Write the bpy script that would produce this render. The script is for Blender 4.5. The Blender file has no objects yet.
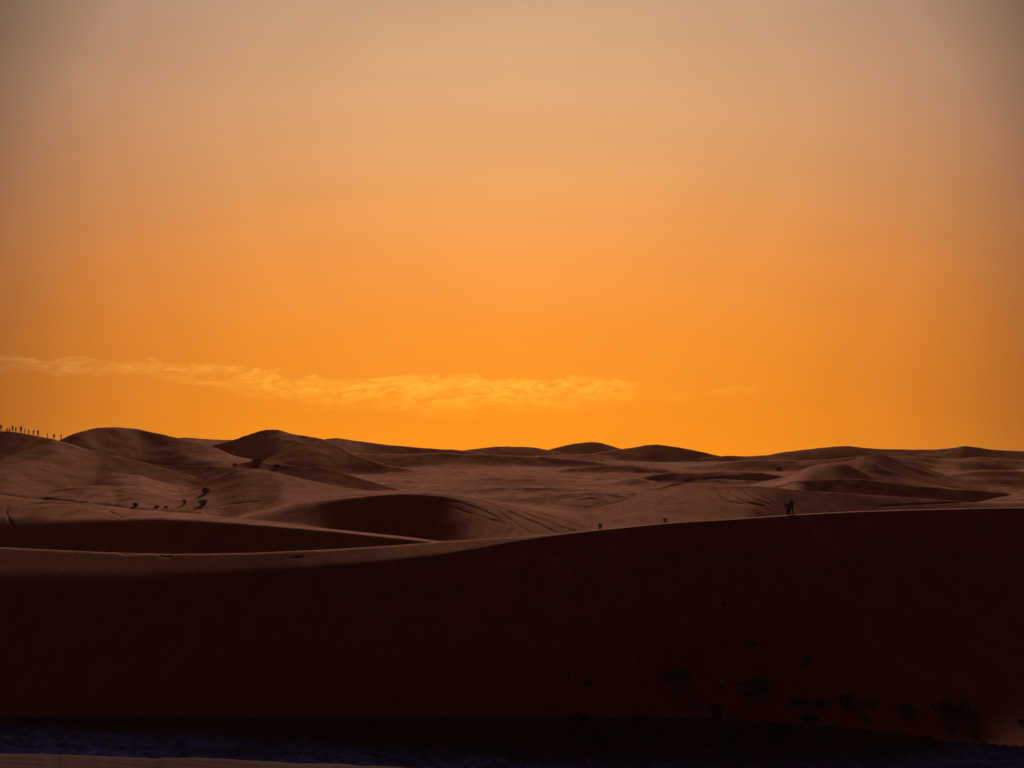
import bpy, bmesh, math, random
import numpy as np
from mathutils import Vector, Matrix

random.seed(7)
rng = np.random.default_rng(11)
scene = bpy.context.scene
COL = scene.collection
F = 1500.0          # focal length in pixels of the 1024 wide frame
EYE = 455.0         # image row of the eye level (horizon)

def lin(c):
    r = []
    for v in c:
        v = v / 255.0
        r.append(v / 12.92 if v <= 0.04045 else ((v + 0.055) / 1.055) ** 2.4)
    return r

def tag(o, label=None, cat=None, group=None, kind=None):
    if label: o['label'] = label
    if cat: o['category'] = cat
    if group: o['group'] = group
    if kind: o['kind'] = kind
    return o

# --------------------------------------------------------------- materials
class NT:
    """small helper round a node tree"""
    def __init__(self, tree):
        self.t = tree; tree.nodes.clear()
    def n(self, typ, **kw):
        nd = self.t.nodes.new(typ)
        for k, v in kw.items():
            setattr(nd, k, v)
        return nd
    def l(self, a, b):
        self.t.links.new(a, b)
    def math(self, op, a, b=None, c=None, clamp=False):
        nd = self.n('ShaderNodeMath', operation=op); nd.use_clamp = clamp
        for i, v in enumerate((a, b, c)):
            if v is None: continue
            if hasattr(v, 'links'): self.l(v, nd.inputs[i])
            else: nd.inputs[i].default_value = v
        return nd.outputs[0]
    def ramp(self, fac, stops, interp='LINEAR'):
        nd = self.n('ShaderNodeValToRGB'); cr = nd.color_ramp; cr.interpolation = interp
        while len(cr.elements) < len(stops): cr.elements.new(0.5)
        for e, (p, c) in zip(cr.elements, stops):
            e.position = p
            e.color = (*c, 1) if hasattr(c, '__len__') else (c, c, c, 1)
        self.l(fac, nd.inputs[0])
        return nd.outputs[0]
    def mix(self, fac, a, b, blend='MIX'):
        nd = self.n('ShaderNodeMix', data_type='RGBA', blend_type=blend)
        for i, v in ((0, fac), (6, a), (7, b)):
            if hasattr(v, 'links'): self.l(v, nd.inputs[i])
            elif i == 0: nd.inputs[0].default_value = v
            else: nd.inputs[i].default_value = (*v, 1)
        return nd.outputs[2]
    def noise(self, vec, scale, detail=4, rough=0.55, dist=0.0):
        nd = self.n('ShaderNodeTexNoise')
        nd.inputs['Scale'].default_value = scale; nd.inputs['Detail'].default_value = detail
        nd.inputs['Roughness'].default_value = rough; nd.inputs['Distortion'].default_value = dist
        self.l(vec, nd.inputs['Vector'])
        return nd.outputs['Fac']
    def scale(self, vec, s, rot=0.0):
        nd = self.n('ShaderNodeMapping'); nd.inputs['Scale'].default_value = s
        nd.inputs['Rotation'].default_value = (0, 0, rot)
        self.l(vec, nd.inputs['Vector'])
        return nd.outputs[0]

def new_mat(name):
    m = bpy.data.materials.new(name); m.use_nodes = True
    return m, NT(m.node_tree)

def finish(nt, color, rough=0.95, bump=None, strength=0.3, dist=0.1, spec=0.05):
    b = nt.n('ShaderNodeBsdfDiffuse'); o = nt.n('ShaderNodeOutputMaterial')
    if hasattr(color, 'links'): nt.l(color, b.inputs['Color'])
    else: b.inputs['Color'].default_value = (*color, 1)
    b.inputs['Roughness'].default_value = 0.0
    if bump is not None:
        bn = nt.n('ShaderNodeBump'); bn.inputs['Strength'].default_value = strength
        bn.inputs['Distance'].default_value = dist
        nt.l(bump, bn.inputs['Height']); nt.l(bn.outputs[0], b.inputs['Normal'])
    nt.l(b.outputs[0], o.inputs['Surface'])

SAND = (0.385, 0.148, 0.090)
def sand_material(name, base, ripple=None, bump=0.5, bdist=0.5, var=0.36):
    m, nt = new_mat(name)
    pos = nt.n('ShaderNodeNewGeometry').outputs['Position']
    big = nt.noise(nt.scale(pos, (0.03, 0.012, 0.03)), 1.0, 5, 0.6, 0.6)
    streak = nt.noise(nt.scale(pos, (0.35, 0.06, 0.3), 0.25), 1.0, 4, 0.6, 0.8)
    grain = nt.noise(pos, 2.2, 5, 0.65)
    f = nt.math('ADD', nt.math('MULTIPLY', big, 0.45), nt.math('MULTIPLY', streak, 0.35))
    f = nt.math('ADD', f, nt.math('MULTIPLY', grain, 0.2))
    lo = [c * (1 - var) for c in base]; hi = [min(1, c * (1 + var)) for c in base]
    hi = [hi[0], hi[1] * 1.03, hi[2] * 1.06]
    col = nt.ramp(f, [(0.34, lo), (0.5, base), (0.66, hi)])
    at = nt.n('ShaderNodeAttribute'); at.attribute_name = 'track'
    col = nt.mix(nt.math('MULTIPLY', at.outputs['Fac'], 0.75, clamp=True), col, [c * 0.35 for c in base])
    wn = nt.noise(nt.scale(pos, (0.05, 0.022, 0.03), 0.5), 1.0, 3, 0.5, 1.2)
    ln = nt.math('ABSOLUTE', nt.math('SUBTRACT', nt.math('FRACT', nt.math('MULTIPLY', wn, 6.0)), 0.5))
    ln = nt.ramp(ln, [(0.0, 1), (0.05, .8), (0.11, 0)])
    ln = nt.math('MULTIPLY', ln, nt.ramp(big, [(0.46, 0), (0.6, 1)]))
    col = nt.mix(nt.math('MULTIPLY', ln, 0.3), col, [c * 0.4 for c in base])
    h = nt.math('ADD', nt.math('MULTIPLY', streak, 0.9), nt.math('MULTIPLY', grain, 0.3))
    if ripple:
        w = nt.n('ShaderNodeTexWave', wave_type='BANDS', bands_direction='Y', wave_profile='SIN')
        w.inputs['Scale'].default_value = ripple; w.inputs['Distortion'].default_value = 2.5
        w.inputs['Detail'].default_value = 2.0; w.inputs['Detail Scale'].default_value = 0.6
        nt.l(nt.scale(pos, (0.25, 1.0, 1.0), 0.35), w.inputs['Vector'])
        h = nt.math('ADD', h, nt.math('MULTIPLY', w.outputs['Fac'], 0.5))
    finish(nt, col, 0.95, h, bump, bdist)
    return m

M_SAND = sand_material('dune_sand', SAND)
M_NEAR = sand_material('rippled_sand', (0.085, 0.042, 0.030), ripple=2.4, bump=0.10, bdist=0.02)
m, nt = new_mat('shade_tinted_gravel')
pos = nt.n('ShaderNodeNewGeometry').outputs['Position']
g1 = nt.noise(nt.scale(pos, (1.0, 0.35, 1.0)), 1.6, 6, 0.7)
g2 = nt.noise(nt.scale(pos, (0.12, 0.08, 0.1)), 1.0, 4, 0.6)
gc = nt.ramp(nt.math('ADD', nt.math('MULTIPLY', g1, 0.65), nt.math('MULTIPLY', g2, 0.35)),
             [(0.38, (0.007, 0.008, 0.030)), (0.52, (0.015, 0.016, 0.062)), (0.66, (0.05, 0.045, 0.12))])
finish(nt, gc, 0.9, g1, 0.8, 0.3)  # real gravel, with the hollow's shade and blue dusk reflection mixed into its colour
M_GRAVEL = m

def plain(name, c, var=0.25, rough=0.85):
    m, nt = new_mat(name)
    tc = nt.n('ShaderNodeTexCoord').outputs['Object']
    f = nt.noise(tc, 9.0, 4, 0.6)
    finish(nt, nt.ramp(f, [(0.3, [v * (1 - var) for v in c]), (0.7, [v * (1 + var) for v in c])]), rough)
    return m
M_LEAF = plain('dry_scrub_leaf', (0.004, 0.004, 0.003), 0.5)
M_TWIG = plain('dry_scrub_twig', (0.006, 0.005, 0.004), 0.4)
M_GRASS = plain('dry_grass', (0.007, 0.006, 0.004), 0.5)
M_STRAW = plain('bleached_straw', (0.62, 0.52, 0.45), 0.1)
M_SKIN = plain('skin', (0.20, 0.11, 0.075), 0.1)
M_HAIR = plain('hair', (0.012, 0.010, 0.009), 0.2)
M_DARK = plain('dark_cloth', (0.012, 0.013, 0.017), 0.3)
M_MID = plain('brown_cloth', (0.05, 0.030, 0.024), 0.3)
M_TROUSER = plain('trouser_cloth', (0.018, 0.020, 0.026), 0.3)
M_PALE = plain('pale_cloth', (0.35, 0.30, 0.29), 0.15)

# --------------------------------------------------------------- terrain
def vnoise(x, y, seed):
    xi = np.floor(x).astype(np.int64); yi = np.floor(y).astype(np.int64)
    fx = x - xi; fy = y - yi
    fx = fx * fx * fx * (fx * (fx * 6 - 15) + 10); fy = fy * fy * fy * (fy * (fy * 6 - 15) + 10)
    def h(a, b):
        v = (a * 374761393 + b * 668265263 + seed * 974634757) & 0x7fffffff
        v = ((v ^ (v >> 13)) * 1274126177) & 0x7fffffff
        return ((v ^ (v >> 16)) & 0xffff) / 65535.0
    a = h(xi, yi); b = h(xi + 1, yi); c = h(xi, yi + 1); d = h(xi + 1, yi + 1)
    return (a + (b - a) * fx + (c - a) * fy + (a - b - c + d) * fx * fy) * 2 - 1

def smax(a, b, k):
    h = np.clip(1 - np.abs(a - b) / k, 0, 1)
    return np.maximum(a, b) + h * h * k * 0.25
def smin(a, b, k):
    h = np.clip(1 - np.abs(a - b) / k, 0, 1)
    return np.minimum(a, b) - h * h * k * 0.25

px = np.concatenate([np.linspace(-520, -12, 90), np.arange(-6, 1031, 1.25), np.linspace(1038, 1540, 90)])
dd = np.concatenate([
    np.geomspace(1.2, 8.2, 24)[:-1], np.linspace(8.2, 9.4, 40)[:-1], np.geomspace(9.4, 60, 40)[:-1],
    np.linspace(60, 112, 110)[:-1], np.linspace(112, 200, 240)[:-1], np.linspace(200, 430, 420)[:-1],
    np.geomspace(430, 1350, 300)[:-1], np.geomspace(1350, 4000, 14)])
U = (px - 512.0) / F
NX, ND = len(px), len(dd)
D2 = np.repeat(dd[:, None], NX, 1)          # rows = depth, columns = bearing
X2 = D2 * U[None, :]
PX2 = np.repeat(px[None, :], ND, 0)

def gauss_cols(v, s):
    if s <= 0: return v
    q = np.arange(px[0], px[-1] + 1, 1.0); w = np.interp(q, px, v)
    r = int(3 * s) + 1; kx = np.arange(-r, r + 1); kk = np.exp(-kx ** 2 / (2 * s * s)); kk /= kk.sum()
    wp = np.pad(w, r, mode='edge')
    return np.interp(px, q, np.convolve(wp, kk, 'valid'))

def line(pts, D, s=4.0, fade=0.16):
    """crest line: image points and depth -> depth and height for each bearing"""
    xs = [p[0] for p in pts]; ys = [p[1] for p in pts]
    if hasattr(D, '__len__'): d = np.interp(px, [q[0] for q in D], [q[1] for q in D])
    else: d = np.full(NX, float(D))
    y = gauss_cols(np.interp(px, xs, ys), s); d = gauss_cols(d, s * 2)
    z = -(y - EYE) / F * d
    out = np.maximum(np.maximum(xs[0] - px, px - xs[-1]), 0) / F * d
    z = z - out * fade - np.minimum(out, 60) ** 2 * 0.004
    return d, z

def along(v):
    if hasattr(v, '__len__'):
        return gauss_cols(np.interp(px, [q[0] for q in v], [q[1] for q in v]), 6)
    return np.full(NX, float(v))

layers = []         # (group, height field)
def dune(group, c1, D1, front, c2=None, D2_=None, back=9.0, k=0.5, k2=0.8, s=4.0, fade=0.16, shear=0.0):
    d1, z1 = line(c1, D1, s, fade)
    tf = np.tan(np.radians(along(front))); tb = np.tan(np.radians(along(back)))
    kk = np.maximum(along(k) * (0.5 if c2 is None else 0.8), 1e-3)[None, :]
    run = d1[None, :] - D2
    # the face fans out and softens away from the crest instead of repeating it straight downhill
    sig = [0, 5, 10, 18, 30, 45]
    stack = [gauss_cols(z1, q) for q in sig]; dmed = float(np.median(d1[(px > 0) & (px < 1024)]))
    ztop = np.empty_like(D2)
    for i, d in enumerate(dd):
        rr = min(max(dmed - d - 1.0, 0.0), 120.0); want = min(0.55 * rr, 44.9)
        q = int(np.searchsorted(sig, want, 'right')) - 1; t = (want - sig[q]) / (sig[q + 1] - sig[q])
        row = stack[q] * (1 - t) + stack[q + 1] * t
        ztop[i] = np.interp(px + shear * rr, px, row) if shear else row
    fr = ztop - run * tf[None, :] - np.maximum(run - 85, 0) * 0.3
    if c2 is None:
        z = smin(fr, z1[None, :] - (D2 - d1[None, :]) * tb[None, :], kk)
        z = z + 0.25 * kk                       # keep the rounded crest at its traced height
    else:
        d2, z2 = line(c2, D2_, s, fade)
        sl = (z2 - z1) / np.maximum(d2 - d1, 0.5)
        z = smin(fr, z1[None, :] + (D2 - d1[None, :]) * sl[None, :], kk)
        z = smin(z, z2[None, :] - (D2 - d2[None, :]) * tb[None, :], k2)
    layers.append((group, z))

# open sand floor between the dunes (rises slowly with distance)
BD = [0, 60, 105, 150, 205, 250, 300, 350, 400, 550, 700, 900, 1100, 1400, 4200]
BZ = [-27, -27, -27, -24, -17, -14.7, -12.5, -10.8, -9.5, -6.5, -3.7, -3.2, -3.4, -4.0, -14]
base = np.repeat(np.interp(dd, BD, BZ)[:, None], NX, 1)
r_ = np.exp(-np.arange(-6, 7) ** 2 / 18.0); r_ /= r_.sum()
layers.append(('sand_flat', base))

# gravel floor of the hollow; shade and dusk blue sit in its colour
TZ = gauss_cols(np.interp(px, [-520, 740, 900, 1024, 1540], [-22, -22, -21.65, -21.15, -20.4]), 15)[None, :]
layers.append(('gravel_flat', np.where(D2 < 140, TZ, TZ - (D2 - 140) * 0.3)))

# the dune the photographer stands on
d_n = np.full(NX, 9.0)
zn = 0.006 * vnoise(px / 37, px * 0, 71) + 0.003 * vnoise(px / 11, px * 0, 72) - (np.interp(px, [-500, 0, 100, 200, 300, 400, 460, 1540], [745, 752, 754.5, 757, 761.5, 765, 768, 812]) - EYE) / F * 9.0
near = smin(zn[None, :] + (9.0 - D2) * 0.008, zn[None, :] - (D2 - 9.0) * math.tan(math.radians(18)), 0.05)
layers.append(('near_dune', near))

# big foreground dune: crest, plateau behind it and concave face down to the gravel
c1 = [(-520, 602), (0, 595), (150, 592), (250, 584), (320, 574.5), (380, 566.5), (440, 557), (480, 550), (520, 541.5),
      (545, 536.8), (600, 530.3), (640, 526.3), (680, 522.8), (724, 520.2), (760, 517.6), (800, 514.8), (850, 512.2),
      (900, 510.6), (950, 509.2), (1024, 507.6), (1540, 498)]
Dc1 = [(-520, 148), (0, 150), (150, 150), (250, 150.5), (320, 151.5), (380, 152.5), (440, 154), (520, 156), (600, 158.5), (680, 160.5),
       (800, 164), (900, 168), (1024, 172), (1540, 180)]
c2 = [(-520, 540), (0, 546), (100, 551), (170, 553), (250, 552), (330, 548.5), (400, 544), (440, 540.6), (480, 538), (520, 535.5),
      (560, 532.2), (600, 528), (640, 524), (680, 520.5), (724, 518), (760, 515.6), (800, 513), (850, 510.5), (900, 509),
      (950, 507.6), (1024, 506), (1540, 496)]
Dc2 = [(-520, 172), (0, 169), (100, 166), (170, 164.3), (250, 162.5), (330, 161.5), (400, 161.4), (440, 162), (480, 160.8), (520, 159.2),
       (560, 160), (600, 161.7), (700, 165), (800, 168), (900, 172), (1024, 176), (1540, 186)]
P_d1, P_z1 = line(c1, Dc1, 3); P_d2, P_z2 = line(c2, Dc2, 3)
foot = gauss_cols(np.interp(px, [-520, 0, 500, 700, 760, 850, 900, 950, 1024, 1540], [126, 125.5, 125.5, 125, 123.2, 119.2, 116.0, 111.9, 108.3, 98]), 8)
sN = np.clip((D2 - foot[None, :]) / (P_d1 - foot)[None, :], -0.2, 3)
foot = foot + 1.6 * vnoise(px / 60, px * 0, 51) + 0.9 * vnoise(px / 19, px * 0, 52) + 0.45 * vnoise(px / 6.5, px * 0, 53)
drop = P_z1[None, :] - TZ
face = np.where(sN < 1, P_z1[None, :] - drop * (1 - 0.42 * sN - 0.58 * np.sign(sN) * np.abs(sN) ** 2),
                P_z1[None, :] + drop * 1.58 * (sN - 1))
kP = np.interp(px, [0, 250, 440, 540, 640, 1024], [3.0, 2.2, 0.9, 0.25, 0.12, 0.12])[None, :]
slP = (P_z2 - P_z1) / (P_d2 - P_d1)
zP = smin(face, P_z1[None, :] + (D2 - P_d1[None, :]) * slP[None, :], kP)
zP = smin(zP, P_z2[None, :] - (D2 - P_d2[None, :]) * math.tan(math.radians(10)), 0.5)
zP = np.where(D2 < foot[None, :] - 3, -40, zP)
layers.append(('front_dune', zP))

# second dark dune at the left
dune('left_dune', [(-520, 524), (-200, 521), (0, 520), (60, 521), (110, 519), (160, 518), (200, 520), (240, 523), (270, 525.5), (300, 528.5),
                   (360, 534.5), (430, 542), (470, 547)], [(0, 250), (430, 240)], 19,
     [(-520, 480), (-200, 488), (0, 497), (60, 501), (100, 505), (140, 509), (170, 511.5), (200, 514.5), (240, 519.5), (300, 525.5),
      (360, 531.8), (430, 539.6), (470, 545)], [(0, 278), (100, 274), (170, 268), (240, 259), (300, 254), (430, 247)],
     k=[(0, 1.6), (150, 1.0), (240, 0.4)], k2=0.5, s=3)
# rounded middle dune with a hollow dark face
dune('hollow_dune', [(225, 524), (240, 520.5), (270, 513), (300, 504.5), (330, 500), (350, 497.5), (380, 494.5), (410, 493.3), (430, 494), (460, 497),
                     (480, 500.5), (500, 505), (520, 510), (545, 515)], [(240, 262), (350, 276), (420, 280), (545, 262)],
     [(240, 8), (280, 9), (310, 12), (350, 19), (430, 18), (452, 12), (480, 7), (520, 5)],
     [(225, 522), (240, 517.5), (270, 508), (300, 499), (330, 493.6), (350, 491.8), (380, 491.2), (420, 491.4), (450, 493), (470, 495.4),
      (500, 500.5), (540, 505.5), (580, 510.5), (610, 516)], [(240, 285), (350, 305), (420, 306), (610, 285)], k=[(250, 1.2), (340, 0.8), (400, 0.3), (470, 0.9)], k2=0.5, s=3)
dune('sand_flat', [(185, 512), (220, 507), (250, 503.3), (275, 500.8), (298, 498)], 305, 9.5, k=0.3)
# left group
dune('ridge_dune', [(-520, 436), (-200, 431), (-60, 430), (0, 431.3), (20, 433), (40, 436.3), (55, 439.5), (70, 444), (100, 453)], 374, 12, k=0.5, s=2.5)
dune('ridge_dune', [(-90, 486), (0, 462), (30, 451), (57, 441), (75, 447), (95, 456), (112, 463)], [(-90, 318), (0, 342), (30, 360), (57, 371), (112, 372)], 8.8, k=0.5, s=5, shear=0.5)
dune('round_dune', [(50, 443), (57, 440), (61, 438.8), (65, 435.4), (70, 432.7), (80, 430.4), (100, 428), (120, 427), (135, 428), (150, 431), (165, 434), (182, 437.8),
                    (200, 442.5), (215, 447), (235, 454), (258, 460), (272, 466)], [(60, 402), (100, 432), (140, 450), (200, 445), (270, 425)],
     [(60, 13), (120, 15), (165, 14), (195, 10.5), (215, 8), (270, 4.5)], k=[(60, 0.4), (120, 1.2), (200, 0.8)], s=2.5, shear=-0.35)
dune('bench_dune', [(80, 477), (92, 471), (102, 466), (110, 463.7), (130, 464), (160, 464.8), (200, 466), (235, 467.5), (252, 471)], 388, 11.5, k=0.3, s=2.5)
dune('sand_flat', [(45, 482), (60, 480), (80, 477.2), (100, 474.5), (120, 473.3), (140, 475.8), (165, 481), (190, 486), (215, 490)], 352,
     [(60, 7), (95, 7), (120, 4), (215, 3.5)], k=0.5, s=3)
dune('sand_flat', [(50, 488), (90, 485), (100, 484.7), (140, 489), (165, 491), (200, 494.5)], 325, 4.5, k=0.25, s=3)
dune('mound_dune', [(180, 489), (195, 486), (215, 478.5), (235, 470.8), (245, 469.3), (255, 469.6), (270, 472), (290, 477), (320, 483), (345, 488), (378, 491.5)],
     340, [(190, 4), (225, 7), (262, 7), (285, 4.5)], k=0.7, s=3)
dune('mound_dune', [(255, 462), (275, 465), (300, 467), (320, 467.6), (335, 470), (355, 477), (380, 484), (408, 490.5)], 400, 11, k=0.5, s=3)
# skyline and far dunes
dune('far_dune', [(140, 442), (184, 437.6), (205, 438.4), (232, 440), (256, 445)], 900, 5.5, k=0.5)
dune('peak_dune', [(195, 449), (215, 445.5), (232, 440), (240, 437), (255, 431.5), (265, 428.6), (272, 428), (280, 429), (290, 432.6), (300, 435), (320, 438.5),
                   (335, 444), (350, 452), (370, 459.5), (385, 464)], [(200, 640), (270, 620), (385, 560)], [(260, 12), (290, 10), (320, 9), (345, 11.5)], k=0.7, s=2.2, shear=0.3)
dune('peak_dune', [(262, 463), (275, 455), (290, 446), (297, 441), (306, 445), (318, 452), (330, 460)], 585, [(262, 5), (295, 6.5), (330, 9)], k=0.4, s=3, shear=0.5)
dune('long_dune', [(300, 441), (326, 439.5), (335, 437.5), (345, 438.5), (380, 443.5), (410, 446.5), (440, 449), (455, 450.5), (480, 453.5), (520, 459)],
     760, [(300, 7), (345, 7), (375, 11.5)], k=0.4, s=2.5)
dune('long_dune', [(330, 452), (365, 453), (400, 453.5), (430, 454), (460, 454.8), (500, 455.4), (540, 456.8), (570, 459.5), (600, 463), (640, 468)], 645, 10.5, k=0.5)
dune('far_dune', [(425, 454), (447, 450.2), (463, 450.2), (480, 448), (497, 446), (515, 446.4), (535, 447), (548, 449.2), (565, 453), (590, 459), (610, 463)],
     1000, 9, k=0.5, s=2.5)
dune('far_dune', [(540, 452), (560, 447), (575, 443.5), (590, 441.8), (600, 442.4), (612, 446), (622, 449.5), (640, 456)], 1250, 11, k=0.4, s=2)
dune('far_dune', [(530, 456), (565, 454.6), (590, 454.2), (605, 456.4), (625, 461), (650, 467)], 800, 6.5, k=0.5, s=3)
dune('far_dune', [(600, 453), (622, 449.6), (635, 447.6), (645, 445.2), (655, 444.2), (665, 445), (680, 448), (700, 452), (720, 456), (750, 462)],
     820, 11, k=0.5, s=2.2)
dune('middle_dune', [(570, 468), (590, 465.8), (610, 464.5), (630, 465), (660, 467.6), (685, 471.5), (700, 475)], 560, 11, k=0.4)
dune('middle_dune', [(625, 482), (645, 477), (665, 474), (690, 472.6), (720, 472), (745, 471.4), (770, 474), (792, 478)], 470, 12, k=0.4)
dune('middle_dune', [(570, 492), (595, 488.5), (610, 485), (625, 480.5), (636, 477.6), (652, 480)], 440, 7.5, k=0.4, s=3)
dune('middle_dune', [(635, 496), (655, 489), (675, 483.6), (700, 481.4), (720, 480.6), (760, 482), (800, 484)], 400, [(640, 9), (700, 8), (760, 6)], k=0.5)
dune('middle_dune', [(680, 498), (705, 493.5), (730, 490.8), (750, 490.3), (785, 493)], 340, [(690, 9), (740, 7), (785, 6)], k=0.5)
dune('middle_dune', [(580, 514), (600, 507.5), (615, 501.8), (630, 497.5), (648, 496)], 322, 9, k=0.3, s=2.5)
dune('middle_dune', [(420, 491), (460, 490.4), (500, 489), (545, 488.4), (575, 489), (600, 491.5)], 395, 9, k=0.2, s=3)
dune('middle_dune', [(415, 475), (480, 475), (540, 477), (575, 479), (605, 482)], 520, 9, k=0.2, s=3)
dune('middle_dune', [(535, 505), (560, 501.5), (580, 500), (620, 499.6), (660, 501), (700, 504.2), (745, 509)], 300, [(540, 4), (600, 6), (700, 8)], k=0.3)
dune('middle_dune', [(650, 497), (680, 494), (700, 494.5), (718, 497), (735, 502)], 318, 9, k=0.25, s=3)
dune('middle_dune', [(455, 484), (500, 482), (540, 482.6), (585, 485.5)], 455, 8, k=0.2, s=3)
dune('middle_dune', [(540, 497), (570, 493.5), (590, 492.6), (612, 494.5)], 355, 8, k=0.25, s=3)
dune('middle_dune', [(640, 505), (668, 499.5), (690, 498), (712, 499.6), (738, 504)], 285, 8, k=0.25, s=3, shear=0.3)
dune('middle_dune', [(715, 485), (745, 481.6), (775, 481), (800, 483)], 430, 9, k=0.2, s=3)
dune('sand_flat', [(20, 492), (60, 488.6), (95, 488.4), (130, 491.5), (150, 494)], 318, 9, k=0.2, s=3, shear=0.3)
dune('sand_flat', [(200, 500), (235, 496.5), (262, 495), (290, 494)], 318, 8, k=0.2, s=3, shear=-0.3)
# right group
dune('skyline_dune', [(690, 459), (724, 455.6), (745, 456), (770, 454.6), (780, 452.6), (800, 450), (820, 447.5), (835, 446), (850, 446), (870, 448), (890, 449.5),
                      (910, 450), (930, 449.5), (950, 447.8), (965, 445.8), (975, 447.4), (990, 450.5), (1005, 451.3), (1024, 451.5), (1200, 449), (1540, 444)],
     800, 11, k=0.5, s=2.2)
dune('skyline_dune', [(690, 465), (740, 460), (800, 460.5), (860, 457.5), (900, 456), (940, 459.5), (975, 457), (1024, 459.5), (1540, 458)], 600, [(700, 9), (860, 11.5), (955, 8), (990, 10)], k=0.8)
dune('right_dune', [(930, 478), (950, 473.5), (965, 471.8), (990, 470.8), (1024, 471), (1200, 472), (1540, 470)], 450, 10, k=0.4)
dune('star_dune', [(770, 481), (785, 477), (800, 470.5), (812, 466.5), (830, 463.6), (845, 462.4), (855, 460.6), (865, 457), (875, 455.5), (885, 456.6), (900, 461),
                   (920, 467), (940, 473), (960, 479), (980, 484), (1000, 488), (1030, 490.5)], 410, [(800, 8), (850, 7), (880, 10), (910, 8), (960, 5)], k=0.4, s=2.2, shear=-0.4)
dune('star_dune', [(788, 478), (800, 472), (812, 467.5), (830, 464), (845, 463.4), (855, 467), (868, 473), (884, 481)], [(790, 385), (884, 372)], [(800, 4), (822, 10), (850, 8), (884, 4)], k=0.3, s=2.2, shear=0.4)
dune('star_dune', [(848, 463.5), (862, 462), (875, 464), (890, 470), (905, 476), (928, 484.5)], [(850, 398), (928, 378)], [(850, 10), (928, 5)], k=0.3, s=2.2)
dune('band_dune', [(795, 482), (840, 480.3), (864, 480.6), (900, 483.3), (940, 486.6), (980, 490), (1014, 494)], 350, 13.5, k=0.3)
dune('band_dune', [(940, 505), (985, 499.5), (1000, 496), (1024, 491), (1100, 484), (1540, 470)], 315, 5, k=0.4)
dune('red_dune', [(690, 484), (740, 484.5), (770, 487), (790, 489.6), (820, 492.2), (860, 495), (905, 498), (960, 502), (1040, 505)], 285, [(750, 5), (785, 9), (850, 10), (1000, 9)], k=0.5)

# combine
Z = None; ID = None; names = []
for g, z in layers:
    if g not in names: names.append(g)
    gi = names.index(g)
    if Z is None:
        Z = z.copy(); ID = np.full(Z.shape, gi, np.int32); continue
    k = {'front_dune': 0.35, 'gravel_flat': 0.2, 'near_dune': 0.3, 'sand_flat': 0.8}.get(g, 0.9)
    kk = k * np.clip(D2 / 350.0, 0.25 if g != 'front_dune' else 1, 0.8)
    ID = np.where(z > Z, gi, ID)
    Z = smax(Z, z, kk)
# wind-shaped unevenness
amp = np.interp(D2, [0, 60, 110, 150, 210, 260, 500, 1400], [0.0, 0.02, 0.05, 0.03, 0.06, 0.25, 0.55, 0.6])
Z = Z + amp * (vnoise(X2 / 26 + 3, D2 / 34, 3) * 0.9 + vnoise(X2 / 9 + D2 / 40, D2 / 15, 5) * 0.42 + vnoise(X2 / 4 - D2 / 30, D2 / 7, 15) * 0.16)
Z = Z + amp * 0.10 * vnoise(X2 / 2.6, D2 / 5.0, 9) * (D2 > 60)
loose = np.isin(ID, [names.index(g) for g in ('sand_flat', 'middle_dune')])
rid = (1 - np.abs(vnoise(X2 / 19 + D2 / 70, D2 / 30, 61))) ** 2 + 0.5 * (1 - np.abs(vnoise(X2 / 8 - D2 / 50, D2 / 13, 62))) ** 2 + 0.22 * (1 - np.abs(vnoise(X2 / 3.4 + D2 / 20, D2 / 6, 63))) ** 2
Z = Z + (rid - 0.8) * np.interp(D2, [225, 290, 420, 600, 900], [0, 0.38, 0.5, 0.36, 0.2]) * np.where(loose, 1.0, 0.3)
isP = ID == names.index('front_dune')
Z = Z + np.where(isP, 0.4 * np.clip(sN, 0, 0.8) * np.clip(1 - sN, 0, 1) * 4 * vnoise(X2 / 7 + 0.35 * D2 / 7, D2 / 16, 21) * 0.6, 0)
isG = ID == names.index('gravel_flat')
Z = Z + np.where(isG, 0.10 * vnoise(X2 / 1.5, D2 / 2.2, 31) + 0.10 * vnoise(X2 / 0.6, D2 / 0.9, 33), 0)
near_id = names.index('near_dune')
Z = Z + np.where(ID == near_id, np.clip(9.4 - D2, 0, 1) * 0.0009 * np.sin((D2 * 1.0 + X2 * 0.35) * 42 + 3 * vnoise(X2 * 1.3, D2 * 2, 8)), 0)

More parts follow.
